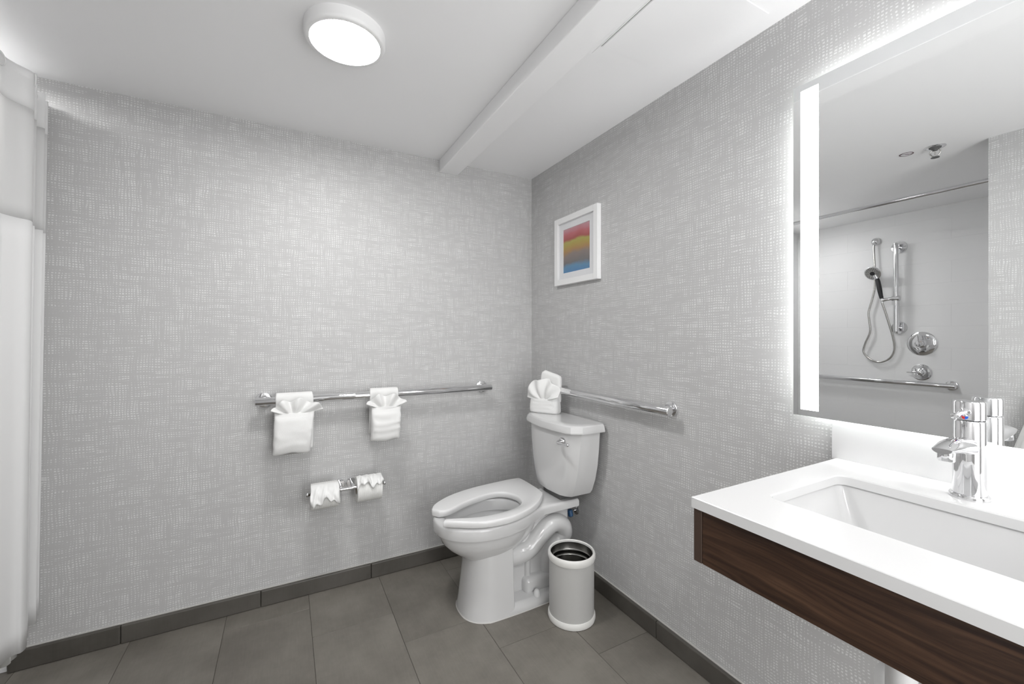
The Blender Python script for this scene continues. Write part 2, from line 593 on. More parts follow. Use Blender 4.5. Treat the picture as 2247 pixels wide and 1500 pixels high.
# ------------------------------------------------------------------ picture
pt = thing('framed_picture', 'white framed abstract picture with pink, yellow and blue bands', 'picture', (0, -.456, 1.471))
fy0, fy1, fz0, fz1, fd, fw = -.638, -.280, 1.472, 1.828, .025, .030
for nm, a in (('left', (fy1 - fw, fy1, fz0, fz1)), ('right', (fy0, fy0 + fw, fz0, fz1)), ('top', (fy0 + fw, fy1 - fw, fz1 - fw, fz1)), ('bottom', (fy0 + fw, fy1 - fw, fz0, fz0 + fw))):
    obj('frame_rail', box(-fd, -.001, a[0], a[1], a[2], a[3], .0012, 1), M['white_paint'], pt)
MATW = principled('mat_board', (.80, .805, .82), .8)
obj('backing', box(-.009, -.001, fy0 + fw, fy1 - fw, fz0 + fw, fz1 - fw), MATW, pt)
ay0, ay1, az0, az1 = -.565, -.345, 1.535, 1.763
mb = bmesh.new()
iy0, iy1, iz0, iz1 = fy0 + fw, fy1 - fw, fz0 + fw, fz1 - fw
rings = []
for x, (q0, q1, r0, r1) in ((-.0095, (iy0, iy1, iz0, iz1)), (-.0125, (iy0, iy1, iz0, iz1)), (-.0125, (ay0 - .001, ay1 + .001, az0 - .001, az1 + .001)), (-.0095, (ay0, ay1, az0, az1))):
    rings.append([(x, q0, r0), (x, q1, r0), (x, q1, r1), (x, q0, r1)])
add_rings(mb, rings, False, False)
obj('mat', mb, MATW, pt)
obj('print', box(-.0102, -.0092, ay0, ay1, az0, az1), M['art'], pt)
obj('glass_pane', box(-.0165, -.0150, iy0, iy1, iz0, iz1), M['pane'], pt)

# ------------------------------------------------------------------ lit mirror
my0, my1, mz0, mz1 = -2.245, -1.512, .981, 1.899
mt = thing('lit_mirror', 'large frameless wall mirror with glowing edge and frosted light strips', 'mirror', (0, (my0 + my1) / 2, mz0))
obj('mirror_glass', box(-.045, -.0445, my0, my1, mz0, mz1), M['mirror'], mt)
obj('mirror_edge', box(-.0444, -.040, my0, my1, mz0, mz1), M['glass_edge'], mt)
obj('back_box', box(-.039, -.0005, my0 + .05, my1 - .05, mz0 + .05, mz1 - .05), M['white_paint'], mt)
bx = .045
for nm, a in (('l', (my1 - bx, my1 - bx + .004, mz0 + bx, mz1 - bx)), ('r', (my0 + bx - .004, my0 + bx, mz0 + bx, mz1 - bx)),
              ('t', (my0 + bx, my1 - bx, mz1 - bx, mz1 - bx + .004)), ('b', (my0 + bx, my1 - bx, mz0 + bx - .004, mz0 + bx))):
    obj('back_light_strip', box(-.032, -.012, *a), M['led_back'], mt)
for a, b in ((-1.576, -1.532), (my0 + .020, my0 + .064)):
    obj('frosted_light_strip', box(-.0458, -.0451, a, b, .998, 1.881), M['led'], mt)

# ------------------------------------------------------------------ vanity
ZT = .877
vy0, vy1 = -2.165, -1.606
vx0 = -.588
van = thing('vanity', 'dark walnut wall-hung vanity apron under the white counter', 'vanity', (-.3, (vy0 + vy1) / 2, .75))
obj('front_panel', box(vx0 + .004, vx0 + .022, vy0 + .02, vy1 - .022, .750, ZT - .022, .0008, 1), M['wood'], van)
obj('end_panel', box(vx0 + .003, -.0005, vy1 - .0215, vy1 - .003, .750, ZT - .022, .0008, 1), M['wood_edge'], van)
obj('end_panel', box(vx0 + .003, -.0005, vy0 + .001, vy0 + .0195, .750, ZT - .022, .0008, 1), M['wood_edge'], van)

ct = thing('countertop', 'white quartz countertop with backsplash and rectangular sink cutout', 'countertop', (-.29, (vy0 + vy1) / 2, ZT))
sx0, sx1, sy0, sy1 = -.452, -.166, -2.075, -1.678
scx, scy = (sx0 + sx1) / 2, (sy0 + sy1) / 2
def outline_pair(inner, ox0, ox1, oy0, oy1):
    outer = []
    for x, y in inner:
        dx, dy = x - scx, y - scy
        t = min((ox1 - scx) / dx if dx > 0 else (ox0 - scx) / dx if dx < 0 else 1e9, (oy1 - scy) / dy if dy > 0 else (oy0 - scy) / dy if dy < 0 else 1e9)
        outer.append([scx + dx * t, scy + dy * t])
    for cx, cy in ((ox0, oy0), (ox0, oy1), (ox1, oy0), (ox1, oy1)):
        i = min(range(len(outer)), key=lambda i: (outer[i][0] - cx) ** 2 + (outer[i][1] - cy) ** 2)
        outer[i] = [cx, cy]
    return outer
inner = rrect(sx0, sx1, sy0, sy1, .022, 8)
outer = outline_pair(inner, vx0, -.0005, vy0, vy1)
def sh(poly, d):   # shrink / grow about the sink centre by a distance
    out = []
    for x, y in poly:
        out.append((x + (d if x < scx else -d), y + (d if y < scy else -d)))
    return out
eb = .0012
o2 = [(max(vx0 + eb, min(-.0005, x)), max(vy0 + eb, min(vy1 - eb, y))) for x, y in outer]
rings = [[(x, y, ZT - .021) for x, y in outer], [(x, y, ZT - eb) for x, y in outer], [(x, y, ZT) for x, y in o2],
         [(x, y, ZT) for x, y in sh(inner, -.0025)], [(x, y, ZT - .0025) for x, y in inner], [(x, y, ZT - .021) for x, y in inner]]
bm = bmesh.new(); add_rings(bm, rings, False, False, True)
obj('counter_slab', bm, M['quartz'], ct, True, 30)
obj('backsplash', box(-.0205, -.0005, vy0, -1.596, ZT - .003, .973, .0006, 1), M['quartz'], ct)

# undermount basin
sk = thing('sink_basin', 'white rectangular undermount sink basin set below the counter', 'sink', (scx, scy, .72))
g = -.004
def rr(d, z, r, k=8):
    return [(x, y, z) for x, y in rrect(sx0 + d, sx1 - d, sy0 + d, sy1 - d, r, k)]
rings = [rr(-.030, ZT - .0225, .03), rr(-.004, ZT - .0225, .020), rr(-.003, ZT - .026, .020)]
for f in (.15, .35, .6, .8, .92, 1.):
    d = -.003 + .062 * f + (.03 if f == 1. else 0)
    z = ZT - .026 - .118 * (1 - (1 - f) ** 1.35)
    rings.append(rr(d, z, .018 + .008 * f))
bm = bmesh.new(); add_rings(bm, rings, False, True)
rings_o = [rr(-.030, ZT - .0225, .03), rr(-.030, ZT - .040, .03), rr(.0, ZT - .060, .03), rr(.05, ZT - .150, .03), rr(.09, ZT - .158, .03)]
add_rings(bm, rings_o, False, True)
bmesh.ops.remove_doubles(bm, verts=bm.verts, dist=.00005)
obj('basin', bm, M['sink'], sk, True, 30)
obj('drain', lathe((scx, scy, ZT - .1445), (0, 0, 1), [(0, .030), (.002, .030), (.003, .026), (.0025, .018), (.001, .016)], 28), M['chrome'], sk, True)

# drain pipe below
pp = thing('drain_pipe', 'white insulated drain pipe under the vanity apron', 'pipe', (-.22, -1.80, .40))
obj('tailpiece', tube([(-.262, -1.823, .722), (-.262, -1.823, .44)], .024, 20), M['pipe'], pp, True)
obj('trap_bend', tube([(-.262, -1.823, .44), (-.255, -1.818, .395), (-.232, -1.802, .372), (-.208, -1.787, .395), (-.200, -1.782, .44), (-.192, -1.777, .470), (-.165, -1.775, .482), (-.02, -1.775, .482)], .023, 18, 5), M['pipe'], pp, True)
obj('wall_flange', lathe((-.0005, -1.775, .482), (-1, 0, 0), [(0, .042), (.004, .042), (.010, .030), (.012, .024)], 28), M['pipe'], pp, True)

# ------------------------------------------------------------------ faucet
fx, fy = -.098, -1.873
fc = thing('faucet', 'single-lever chrome faucet with red and blue dot on counter', 'faucet', (fx, fy, ZT))
def ell(z, rx, ry, n=40, cx=fx, cy=fy):
    return [(cx + rx * math.cos(2 * PI * j / n), cy + ry * math.sin(2 * PI * j / n), z) for j in range(n)]
obj('base_plate', add_rings(bmesh.new(), [ell(ZT + .0002, .0300, .0300), ell(ZT + .006, .0300, .0300), ell(ZT + .008, .0285, .0285), ell(ZT + .008, .024, .024)]), M['chrome'], fc, True)
obj('body', add_rings(bmesh.new(), [ell(ZT + .008, .0250, .0250), ell(ZT + .03, .0242, .0242), ell(ZT + .07, .0238, .0238), ell(1.030, .0238, .0238), ell(1.032, .0225, .0225)]), M['chrome'], fc, True)
cap = obj('cap', add_rings(bmesh.new(), [ell(1.0335, .0225, .0225), ell(1.035, .0240, .0240), ell(1.068, .0240, .0240), ell(1.0705, .0228, .0228), ell(1.0708, .015, .015)]), M['chrome'], fc, True)
obj('lever', tube([(fx - .018, fy, 1.050), (fx - .026, fy, 1.050), (fx - .028, fy, 1.050), (fx - .060, fy, 1.049), (fx - .078, fy, 1.047), (fx - .080, fy, 1.047)], [.0085, .0085, .0045, .0048, .0062, .003], 16), M['chrome'], cap, True)
# spout: flattened tapering tube, cut slanting at its tip
rings = []
for t in range(13):
    f = t / 12
    x = fx - .012 - .128 * f
    zc = .980 + .010 * math.sin(f * PI * .5)
    hw = .0185 + .0015 * f
    up = .0185 - .0165 * max(0, (f - .45) / .55) ** 1.6
    dn = .0165 - .0085 * f
    ring = []
    for j in range(28):
        a = 2 * PI * j / 28
        ring.append((x, fy + hw * math.cos(a) * (1 - .30 * max(0, f - .7) / .3), zc + (up if math.sin(a) > 0 else dn) * math.sin(a)))
    rings.append(ring)
sp = obj('spout', add_rings(bmesh.new(), rings), M['chrome'], fc, True)
obj('aerator', lathe((fx - .118, fy, .984), (-.12, 0, -1), [(0, .0125), (.016, .0125), (.018, .0112), (.018, .008), (.014, .0075)], 24), M['chrome'], sp, True)
for mname, s in (('red_dot', 1), ('blue_dot', -1)):
    b = bmesh.new()
    pts = []
    for i in range(9):
        a = math.radians(-90 + 180 * i / 8)
        dy = s * math.cos(a) * .0048
        pts.append((fx - math.sqrt(max(0, .0241 ** 2 - (dy) ** 2)) - .0003, fy + dy, 1.0405 + math.sin(a) * .0048))
    vs = [b.verts.new(p) for p in pts] + [b.verts.new((p[0] + .0006, p[1], p[2])) for p in pts]
    n = len(pts)
    b.faces.new(vs[:n]); b.faces.new(list(reversed(vs[n:])))
    for i in range(n):
        b.faces.new((vs[i], vs[(i + 1) % n], vs[n + (i + 1) % n], vs[n + i]))
    obj('temperature_dot', b, M[mname], cap)

# ------------------------------------------------------------------ toilet
YC = -.462
to = thing('toilet', 'white two-piece toilet with open-front seat and no lid', 'toilet', (-.38, YC, 0))
def prism(outl, z0, z1, bev=.0, seg=3, bevbot=False):
    bm = bmesh.new()
    vb = [bm.verts.new((x, y, z0)) for x, y in outl]
    vt = [bm.verts.new((x, y, z1)) for x, y in outl]
    n = len(outl)
    for i in range(n):
        k = (i + 1) % n
        bm.faces.new((vb[i], vb[k], vt[k], vt[i]))
    ft = bm.faces.new(vt); fb = bm.faces.new(list(reversed(vb)))
    if bev:
        es = list(ft.edges) + (list(fb.edges) if bevbot else [])
        bmesh.ops.bevel(bm, geom=es, offset=bev, segments=seg, affect='EDGES', profile=.5, clamp_overlap=True)
    return bm

def offs(poly, d):
    """offset a closed polygon inwards by d (polygon given counter-clockwise or clockwise)"""
    P = [Vector((p[0], p[1])) for p in poly]
    n = len(P)
    area = sum(P[i].x * P[(i + 1) % n].y - P[(i + 1) % n].x * P[i].y for i in range(n))
    s = 1 if area > 0 else -1
    out = []
    for i in range(n):
        t = (P[(i + 1) % n] - P[i - 1]).normalized()
        nrm = Vector((-t.y, t.x)) * s
        out.append(tuple(P[i] + nrm * d))
    return out

# seat: an open ring traced at its real height
seat_oc = [(-.750, -.402), (-.733, -.368), (-.690, -.327), (-.605, -.279), (-.488, -.246), (-.37, -.232), (-.285, -.226), (-.235, -.228), (-.214, -.240),
           (-.209, -.345), (-.214, -.448), (-.238, -.495), (-.31, -.565), (-.401, -.615), (-.484, -.638), (-.562, -.637), (-.629, -.618), (-.705, -.573), (-.742, -.546)]
seat_ic = [(-.722, -.446), (-.690, -.450), (-.650, -.432), (-.59, -.400), (-.49, -.366), (-.42, -.362), (-.382, -.384), (-.358, -.425), (-.353, -.470), (-.370, -.525), (-.415, -.564),
           (-.479, -.580), (-.573, -.580), (-.640, -.562), (-.690, -.540), (-.728, -.526)]
def by_length(P, n):
    P = catmull([(x, y, 0) for x, y in P], 8)
    acc = [0.]
    for i in range(1, len(P)):
        acc.append(acc[-1] + (P[i] - P[i - 1]).length)
    out, k = [], 0
    for i in range(n):
        d = acc[-1] * i / (n - 1)
        while k < len(P) - 2 and acc[k + 1] < d: k += 1
        f = (d - acc[k]) / max(1e-9, acc[k + 1] - acc[k])
        out.append(P[k].lerp(P[k + 1], f))
    return out
NS = 110
so, si = by_length(seat_oc, NS), by_length(seat_ic, NS)
def seat_section(po, pi, r=.009, z0=.423, z1=.450, shrink=0.):
    d = (pi - po); w_ = d.length; d.normalize()
    prof = [(.003, z0), (0, z0 + .003)]
    for i in range(5):
        a = PI / 2 * i / 4
        prof.append((r * (1 - math.cos(a)), z1 - r + r * math.sin(a)))
    for i in range(5):
        a = PI / 2 * i / 4
        prof.append((w_ - r * (1 - math.sin(a)), z1 - r + r * math.cos(a)))
    prof += [(w_, z0 + .003), (w_ - .003, z0)]
    zm = (z0 + z1) / 2
    return [(po.x + d.x * (w_ / 2 + (q - w_ / 2) * (1 - shrink)), po.y + d.y * (w_ / 2 + (q - w_ / 2) * (1 - shrink)), z0 + (z - z0) * (1 - shrink * 1.6)) for q, z in prof]
rings = []
for e in (0, 1):
    pass
t0 = (so[0] - so[2]).normalized()
t1 = Vector((-1, .12, 0)).normalized()
rings.append(seat_section(so[0] + t0 * .006, si[0] + Vector((-.006, -.002, 0)), shrink=.22))
rings.append(seat_section(so[0] + t0 * .004, si[0] + Vector((-.004, -.001, 0)), shrink=.08))
rings += [seat_section(a_, b_) for a_, b_ in zip(so, si)]
rings.append(seat_section(so[-1] + t1 * .004, si[-1] + t1 * .004, shrink=.08))
rings.append(seat_section(so[-1] + t1 * .006, si[-1] + t1 * .006, shrink=.22))
obj('seat', add_rings(bmesh.new(), rings), M['seat'], to, True, 50)

# rim outline and the opening below the seat
rim_ctrl = [(-.752, -.455), (-.742, -.515), (-.702, -.572), (-.632, -.615), (-.552, -.632), (-.47, -.627), (-.39, -.604), (-.31, -.566), (-.255, -.549), (-.20, -.552), (-.13, -.566), (-.092, -.570),
            (-.080, -.556), (-.080, -.368), (-.092, -.354), (-.13, -.352), (-.20, -.345), (-.27, -.320), (-.35, -.287), (-.45, -.270), (-.55, -.278), (-.63, -.305), (-.70, -.350), (-.742, -.400)]
rim = [(v.x, v.y) for v in catmull([(x, y, 0) for x, y in rim_ctrl], 5, True)]
bcx, bcy = -.53, -.455
NB = 96
rimp = resample_polar(rim, bcx, bcy, NB)
hole_ctrl = [(-.706, -.462), (-.69, -.535), (-.62, -.578), (-.53, -.590), (-.44, -.580), (-.37, -.545), (-.345, -.47), (-.37, -.39), (-.44, -.350), (-.53, -.345), (-.62, -.372), (-.685, -.415)]
hole = [(v.x, v.y) for v in catmull([(x, y, 0) for x, y in hole_ctrl], 5, True)]
holep = resample_polar(hole, bcx, bcy, NB)
def lower(poly, f, cx, cy, xmax):
    """scale towards (cx, cy) and keep off the deck behind xmax"""
    return [(min(cx + (x - cx) * f, xmax), cy + (y - cy) * f) for x, y in poly]
egg_ctrl = [(-.748, -.455), (-.738, -.512), (-.698, -.567), (-.632, -.609), (-.552, -.626), (-.47, -.621), (-.39, -.598), (-.31, -.552), (-.262, -.505), (-.25, -.455), (-.262, -.405), (-.31, -.350), (-.39, -.300), (-.47, -.285), (-.552, -.285), (-.632, -.305), (-.698, -.350), (-.738, -.402)]
egg = resample_polar([(v.x, v.y) for v in catmull([(x, y, 0) for x, y in egg_ctrl], 5, True)], bcx, bcy, NB)
def ring3(poly, z, f=1., cx=-.50, cy=YC, zf=None):
    return [(cx + (x - cx) * f, cy + (y - cy) * f, z if zf is None else z + zf(cx + (x - cx) * f)) for x, y in poly]
deckz = lambda x: .030 * max(0., min(1., (x + .36) / .22)) ** 1.2         # underside of the deck rises to the back
topz = lambda x: .010 * max(0., min(1., (x + .24) / .12))
bm = bmesh.new()
rings = [ring3(egg, .245, .58, -.49), ring3(egg, .262, .66, -.49), ring3(egg, .288, .79, -.49), ring3(egg, .315, .885, -.49), ring3(egg, .345, .935, -.495), ring3(egg, .362, .952, -.50), ring3(egg, .3665, .958, -.50)]
add_rings(bm, rings, True, False)
rings = [ring3(egg, .3665, .958, -.50), ring3(rimp, .3655, .992, zf=deckz), ring3(rimp, .369, 1.0, zf=deckz), ring3(rimp, .405, 1.0, zf=topz)]
for i in range(1, 5):
    a = PI / 2 * i / 4
    rings.append([(x, y, .405 + .013 * math.sin(a) + topz(x)) for x, y in offs(rimp, .013 * (1 - math.cos(a)))])
rings += [[(x, y, .418) for x, y in offs(holep, -.012)], [(x, y, .414) for x, y in offs(holep, -.003)], ring3(holep, .408, 1.0, bcx, bcy), ring3(holep, .366, 1.0, bcx, bcy), ring3(holep, .362, 1.01, bcx, bcy), ring3(holep, .360, 1.055, bcx, bcy),
          ring3(holep, .335, 1.03, bcx, bcy), ring3(holep, .30, .88, bcx + .01, bcy), ring3(holep, .26, .66, bcx + .02, bcy), ring3(holep, .225, .45, bcx + .03, bcy), ring3(holep, .21, .30, bcx + .03, bcy)]
add_rings(bm, rings, False, True)
bmesh.ops.remove_doubles(bm, verts=bm.verts, dist=.00002)
bowl = obj('bowl', bm, M['ceramic'], to, True, 38)
water = principled('bowl_water', (.62, .64, .65), .02)
obj('water', prism([(x, y) for x, y, z in ring3(holep, 0, .50, bcx + .027, bcy)], .236, .239), water, bowl)

# pedestal: rounded front column with a straight cut behind, on a flat foot
def column(z, hw, xf, xr=-.436):
    pts = []
    n = 18
    rx = (-.52) - xf
    for i in range(n + 1):
        a = PI / 2 + PI * i / n
        pts.append((-.52 + rx * math.cos(a), YC + hw * math.copysign(abs(math.sin(a)) ** .8, math.sin(a)), z))
    pts += [(xr - .006, YC - hw, z), (xr, YC - hw + .006, z), (xr, YC + hw - .006, z), (xr - .006, YC + hw, z)]
    return pts
bm = bmesh.new()
add_rings(bm, [column(.0006, .1305, -.645), column(.02, .129, -.643), column(.05, .1265, -.637), column(.12, .1215, -.628), column(.20, .1175, -.618), column(.27, .114, -.612), column(.31, .112, -.612)])
obj('pedestal', bm, M['ceramic'], to, True, 40)
foot = [(v.x, v.y) for v in catmull([(-.60, YC, 0), (-.595, YC - .05, 0), (-.57, YC - .095, 0), (-.51, YC - .124, 0), (-.42, YC - .132, 0), (-.27, YC - .128, 0), (-.13, YC - .118, 0), (-.10, YC - .09, 0), (-.10, YC + .09, 0), (-.13, YC + .118, 0), (-.27, YC + .128, 0), (-.42, YC + .132, 0), (-.51, YC + .124, 0), (-.57, YC + .095, 0), (-.595, YC + .05, 0)], 5, True)]
foot_in = offs(foot, .008)
bm = bmesh.new()
rings = [[(x, y, .0004) for x, y in offs(foot, .001)], [(x, y, .006) for x, y in foot], [(x, y, .024) for x, y in offs(foot, .003)], [(x, y, .038) for x, y in offs(foot, .012)], [(x, y, .042) for x, y in offs(foot, .022)]]
add_rings(bm, rings)
obj('foot', bm, M['ceramic'], to, True, 45)
cb = [(x, y) for x, y, z in column(0, .1305, -.645)][1:18]
cb = [p for p in cb] + [(-.42, YC - .132), (-.27, YC - .128), (-.13, YC - .118), (-.10, YC - .09), (-.10, YC + .09), (-.13, YC + .118), (-.27, YC + .128), (-.42, YC + .132)]
cb = [(v.x, v.y) for v in catmull([(x, y, 0) for x, y in cb], 3, True)]
obj('caulk_bead', add_rings(bmesh.new(), [[(x, y, .0002) for x, y in offs(cb, -.003)], [(x, y, .0030) for x, y in offs(cb, -.0005)], [(x, y, .0030) for x, y in offs(cb, .003)], [(x, y, .0002) for x, y in offs(cb, .003)]], False, False, True), M['caulk'], to, True)
# rear web and mound
bm = box(-.322, -.098, YC - .048, YC + .048, .03, .395, .010, 3)
add_box(bm, -.45, -.30, YC - .0475, YC + .0475, .03, .205, .006, 2)
add_box(bm, -.36, -.105, YC - .088, YC + .088, .03, .105, .022, 4)
add_box(bm, -.345, -.318, YC - .064, YC + .064, .08, .225, .012, 3)
obj('rear_web', bm, M['ceramic'], to, True, 50)
bm = bmesh.new()
for s in (-1, 1):
    y = YC + s * .052
    add_tube(bm, [(-.46, y, .218), (-.395, y, .214), (-.335, y + s * .004, .226), (-.280, y + s * .008, .268), (-.232, y + s * .008, .306), (-.185, y + s * .008, .318), (-.143, y + s * .006, .298), (-.130, y + s * .004, .258), (-.155, y, .228), (-.195, y - s * .002, .205), (-.220, y - s * .004, .16), (-.225, y - s * .008, .09)],
             [.046, .046, .044, .043, .042, .041, .041, .040, .038, .036, .034, .034], 20, 5)
obj('trapway', bm, M['ceramic'], to, True, 60)
# neck between bowl and trapway
bm = bmesh.new()
bmesh.ops.create_uvsphere(bm, u_segments=28, v_segments=16, radius=1.0)
for v in bm.verts:
    v.co = Vector((-.345 + v.co.x * .055, YC + v.co.y * .062, .275 + v.co.z * .08))
obj('bowl_neck', bm, M['ceramic'], to, True, 60)
for s in (-1, 1):
    obj('bolt_cap', lathe((-.315, YC + s * .108, .036), (0, 0, 1), [(0, .016), (.006, .016), (.020, .0135), (.027, .009), (.029, .003)], 20), M['seat'], to, True)
for s in (-1, 1):
    obj('seat_hinge', box(-.228, -.196, -.345 + s * .075 - .017, -.345 + s * .075 + .017, .418, .436, .005, 2), M['seat'], to, True)

# tank
def tank_ring(z, hw, xs_, xf, hf, xb=-.022, n=6):
    """half width hw at the sides, sides end at xs_, corner facet to (xf_corner, hf), bowed front xf"""
    xc = xs_ - (xs_ - xf) * .62
    base = [(xb, hw - .012), (xb - .012, hw), (xs_ + .010, hw), (xs_ - .006, hw - .012), (xc + .008, hf + .014), (xc - .004, hf - .012), (xf - .0 + (xc - xf) * .35, hf * .55), (xf, 0)]
    half = base
    pts = [(x, YC - y, z) for x, y in half] + [(x, YC + y, z) for x, y in reversed(half[:-1])]
    return pts
bm = bmesh.new()
add_rings(bm, [tank_ring(.452, .118, -.150, -.178, .085, -.035), tank_ring(.458, .140, -.155, -.190, .105, -.026), tank_ring(.475, .150, -.156, -.194, .112), tank_ring(.53, .172, -.156, -.199, .130), tank_ring(.60, .189, -.155, -.203, .145), tank_ring(.68, .199, -.153, -.206, .155), tank_ring(.768, .206, -.150, -.208, .162)])
obj('tank', bm, M['ceramic'], to, True, 24)
bm = bmesh.new()
L = lambda z, d: tank_ring(z, .228 - d, -.160 + d * .6, -.226 + d, .182 - d, -.010 - d * .4)
add_rings(bm, [L(.761, .006), L(.7625, .001), L(.768, 0), L(.782, .003), L(.792, .006), L(.7975, .011), L(.800, .020), L(.801, .045)])
obj('tank_lid', bm, M['ceramic'], to, True, 24)
obj('gasket', box(-.165, -.06, YC - .075, YC + .075, .424, .456, .004, 2), M['rubber'], to)
lv = obj('flush_lever', lathe((-.196, -.598, .722), (-1, 0, 0), [(-.006, .016), (.006, .016), (.010, .013), (.012, .006)], 24), M['chrome'], to, True)
obj('lever_arm', tube([(-.207, -.598, .721), (-.222, -.603, .720), (-.229, -.618, .7205), (-.231, -.650, .7225), (-.229, -.684, .726), (-.228, -.690, .726)], [.009, .0085, .007, .0055, .0075, .004], 14, 4), M['chrome'], lv, True)
# supply stop behind the toilet
sv = thing('supply_valve', 'dark blue handled water stop valve on wall behind toilet', 'valve', (-.02, -.445, .315))
obj('handle', lathe((-.060, -.470, .335), (.1, -.1, -1), [(0, .010), (.004, .013), (.030, .013), (.034, .008)], 14), M['blue'], sv, True)
obj('stem', tube([(-.0005, -.445, .315), (-.045, -.448, .315), (-.056, -.464, .320)], .006, 12), M['chrome'], sv, True)
obj('escutcheon', lathe((-.0003, -.445, .315), (-1, 0, 0), [(0, .024), (.003, .024), (.007, .014)], 20), M['chrome'], sv, True)

# ------------------------------------------------------------------ waste bin
bx_, by_ = -.228, -.712
wb = thing('waste_bin', 'small round white waste bin with steel inside, beside the toilet', 'bin', (bx_, by_, 0))
BR = .0995
obj('body', lathe((bx_, by_, 0), (0, 0, 1), [(.012, BR - .004), (.26, BR - .004)], 56, False, False), M['bin_body'], wb, True)
obj('base_band', lathe((bx_, by_, 0), (0, 0, 1), [(.0003, BR - .006), (.002, BR), (.008, BR + .002), (.020, BR + .0015), (.026, BR - .001), (.027, BR - .005)], 56, True, False), M['bin_white'], wb, True)
obj('rim_band', lathe((bx_, by_, 0), (0, 0, 1), [(.252, BR - .005), (.254, BR - .001), (.262, BR + .0015), (.274, BR + .0015), (.281, BR - .001), (.284, BR - .005), (.281, BR - .009), (.274, BR - .010)], 56, False, False), M['bin_white'], wb, True)
obj('liner', lathe((bx_, by_, 0), (0, 0, 1), [(.278, BR - .0095), (.245, BR - .0095), (.241, BR - .0125), (.237, BR - .0095), (.222, BR - .0095), (.218, BR - .0125), (.214, BR - .0095), (.02, BR - .0095), (.018, BR - .012), (.018, .003)], 56, False, True), M['dark_steel'], wb, True)

# ------------------------------------------------------------------ toilet paper
ph_x0, ph_x1, ph_y, ph_z = -1.230, -.886, -.095, .492
hp = thing('paper_holder', 'double chrome toilet paper holder on the wall', 'paper holder', (-1.06, 0, .49))
obj('rod', lathe((ph_x0, ph_y, ph_z), (1, 0, 0), [(0, .009), (.003, .0105), (.007, .0105), (.010, .007), (.334, .007), (.337, .0105), (.341, .0105), (.344, .009)], 20), M['chrome'], hp, True, 60)
for x, s in ((-1.082, -1), (-1.028, 1)):
    obj('flange', lathe((x, -.0005, .489), (0, -1, 0), [(0, .025), (.004, .025), (.008, .022), (.009, .010)], 28), M['chrome'], hp, True)
    obj('arm', tube([(x, -.006, .489), (x, -.05, .489), (x + s * .002, -.082, .490), (x + s * .004, ph_y, ph_z)], .0085, 14, 4), M['chrome'], hp, True)

def roll(x0, x1, label, R=.057, seed=0):
    t = thing('toilet_roll', label, 'toilet paper', ((x0 + x1) / 2, ph_y, ph_z - R), 'toilet rolls on the double holder')
    zc = ph_z - .012
    L_ = x1 - x0
    obj('paper', lathe((x0, ph_y, zc), (1, 0, 0), [(0, .0215), (0, R - .001), (.001, R), (L_ - .001, R), (L_, R - .001), (L_, .0215)], 56, False, False), M['roll'], t, True)
    obj('core', lathe((x0 + .001, ph_y, zc), (1, 0, 0), [(0, .0213), (L_ - .002, .0213), (L_ - .002, .0195), (0, .0195)], 28, False, False), principled('card_core', (.45, .38, .30), .9), t, True)
    return t, zc, R
rng = random.Random(4)
def tuck(t, x0, x1, zc, R, a0, a1, seed, blow):
    """the folded and crimped loose end lying over the front of the roll"""
    r = random.Random(seed)
    nu, nv = 34, 22
    vs, fs = [], []
    ph = [r.uniform(0, 6) for _ in range(6)]
    for j in range(nv + 1):
        v = j / nv
        for i in range(nu + 1):
            u = i / nu
            a_end = a1 + 10 * math.sin(u * 9 + ph[0]) + 7 * math.sin(u * 21 + ph[1]) - 20 * (abs(u - .5) * 2) ** 2 * .4
            a = math.radians(a0 + (a_end - a0) * v)
            ruff = math.sin(u * 24 + ph[2] + 2.2 * math.sin(v * 3 + ph[5])) * .0042 + math.sin(u * 43 + v * 7 + ph[3]) * .0022 + math.sin(u * 13 - v * 10 + ph[4]) * .0035
            lift = .0012 + (v ** 1.2) * (.006 + blow * math.sin(u * PI) ** .5 + ruff * 1.3) * (1 - .35 * (v > .97))
            lift = max(.0012, lift)
            rr_ = R + lift
            wide = .004 * v * (u - .5) * 2
            vs.append((x0 + (x1 - x0) * u + wide + .002 * math.sin(v * 8 + ph[2]) * v, ph_y - rr_ * math.cos(a), zc + rr_ * math.sin(a)))
    for j in range(nv):
        for i in range(nu):
            k = j * (nu + 1) + i
            fs.append((k, k + 1, k + nu + 2, k + nu + 1))
    o = obj('tucked_end', (vs, fs), M['tissue'], t, True, 180)
    sm = o.modifiers.new('thickness', 'SOLIDIFY'); sm.thickness = .0006; sm.offset = 1
    return o
t1, zc1, R1 = roll(-1.212, -1.100, 'toilet roll on the left of the double holder, ruffled end in front')
tuck(t1, -1.213, -1.099, zc1, R1, 78, -8, 11, .010)
t2, zc2, R2 = roll(-1.019, -.908, 'toilet roll on the right of the double holder, ruffled end on top')
tuck(t2, -1.018, -.907, zc2, R2, 118, 30, 23, .010)

# ------------------------------------------------------------------ folded towels
def cloth_grid(fn, nu, nv, name, parent, thick=.004, mat='terry', close_u=False):
    vs, fs = [], []
    for j in range(nv + 1):
        for i in range(nu + 1):
            vs.append(tuple(fn(i / nu, j / nv)))
    for j in range(nv):
        for i in range(nu):
            k = j * (nu + 1) + i
            fs.append((k, k + 1, k + nu + 2, k + nu + 1))
    o = obj(name, (vs, fs), M[mat], parent, True, 180)
    s = o.modifiers.new('thickness', 'SOLIDIFY'); s.thickness = thick; s.offset = 0
    b = o.modifiers.new('soft', 'SUBSURF'); b.levels = 1; b.render_levels = 1
    return o

def nz(x, y, z, s):
    return mnoise.noise(Vector((x * s, y * s, z * s)))

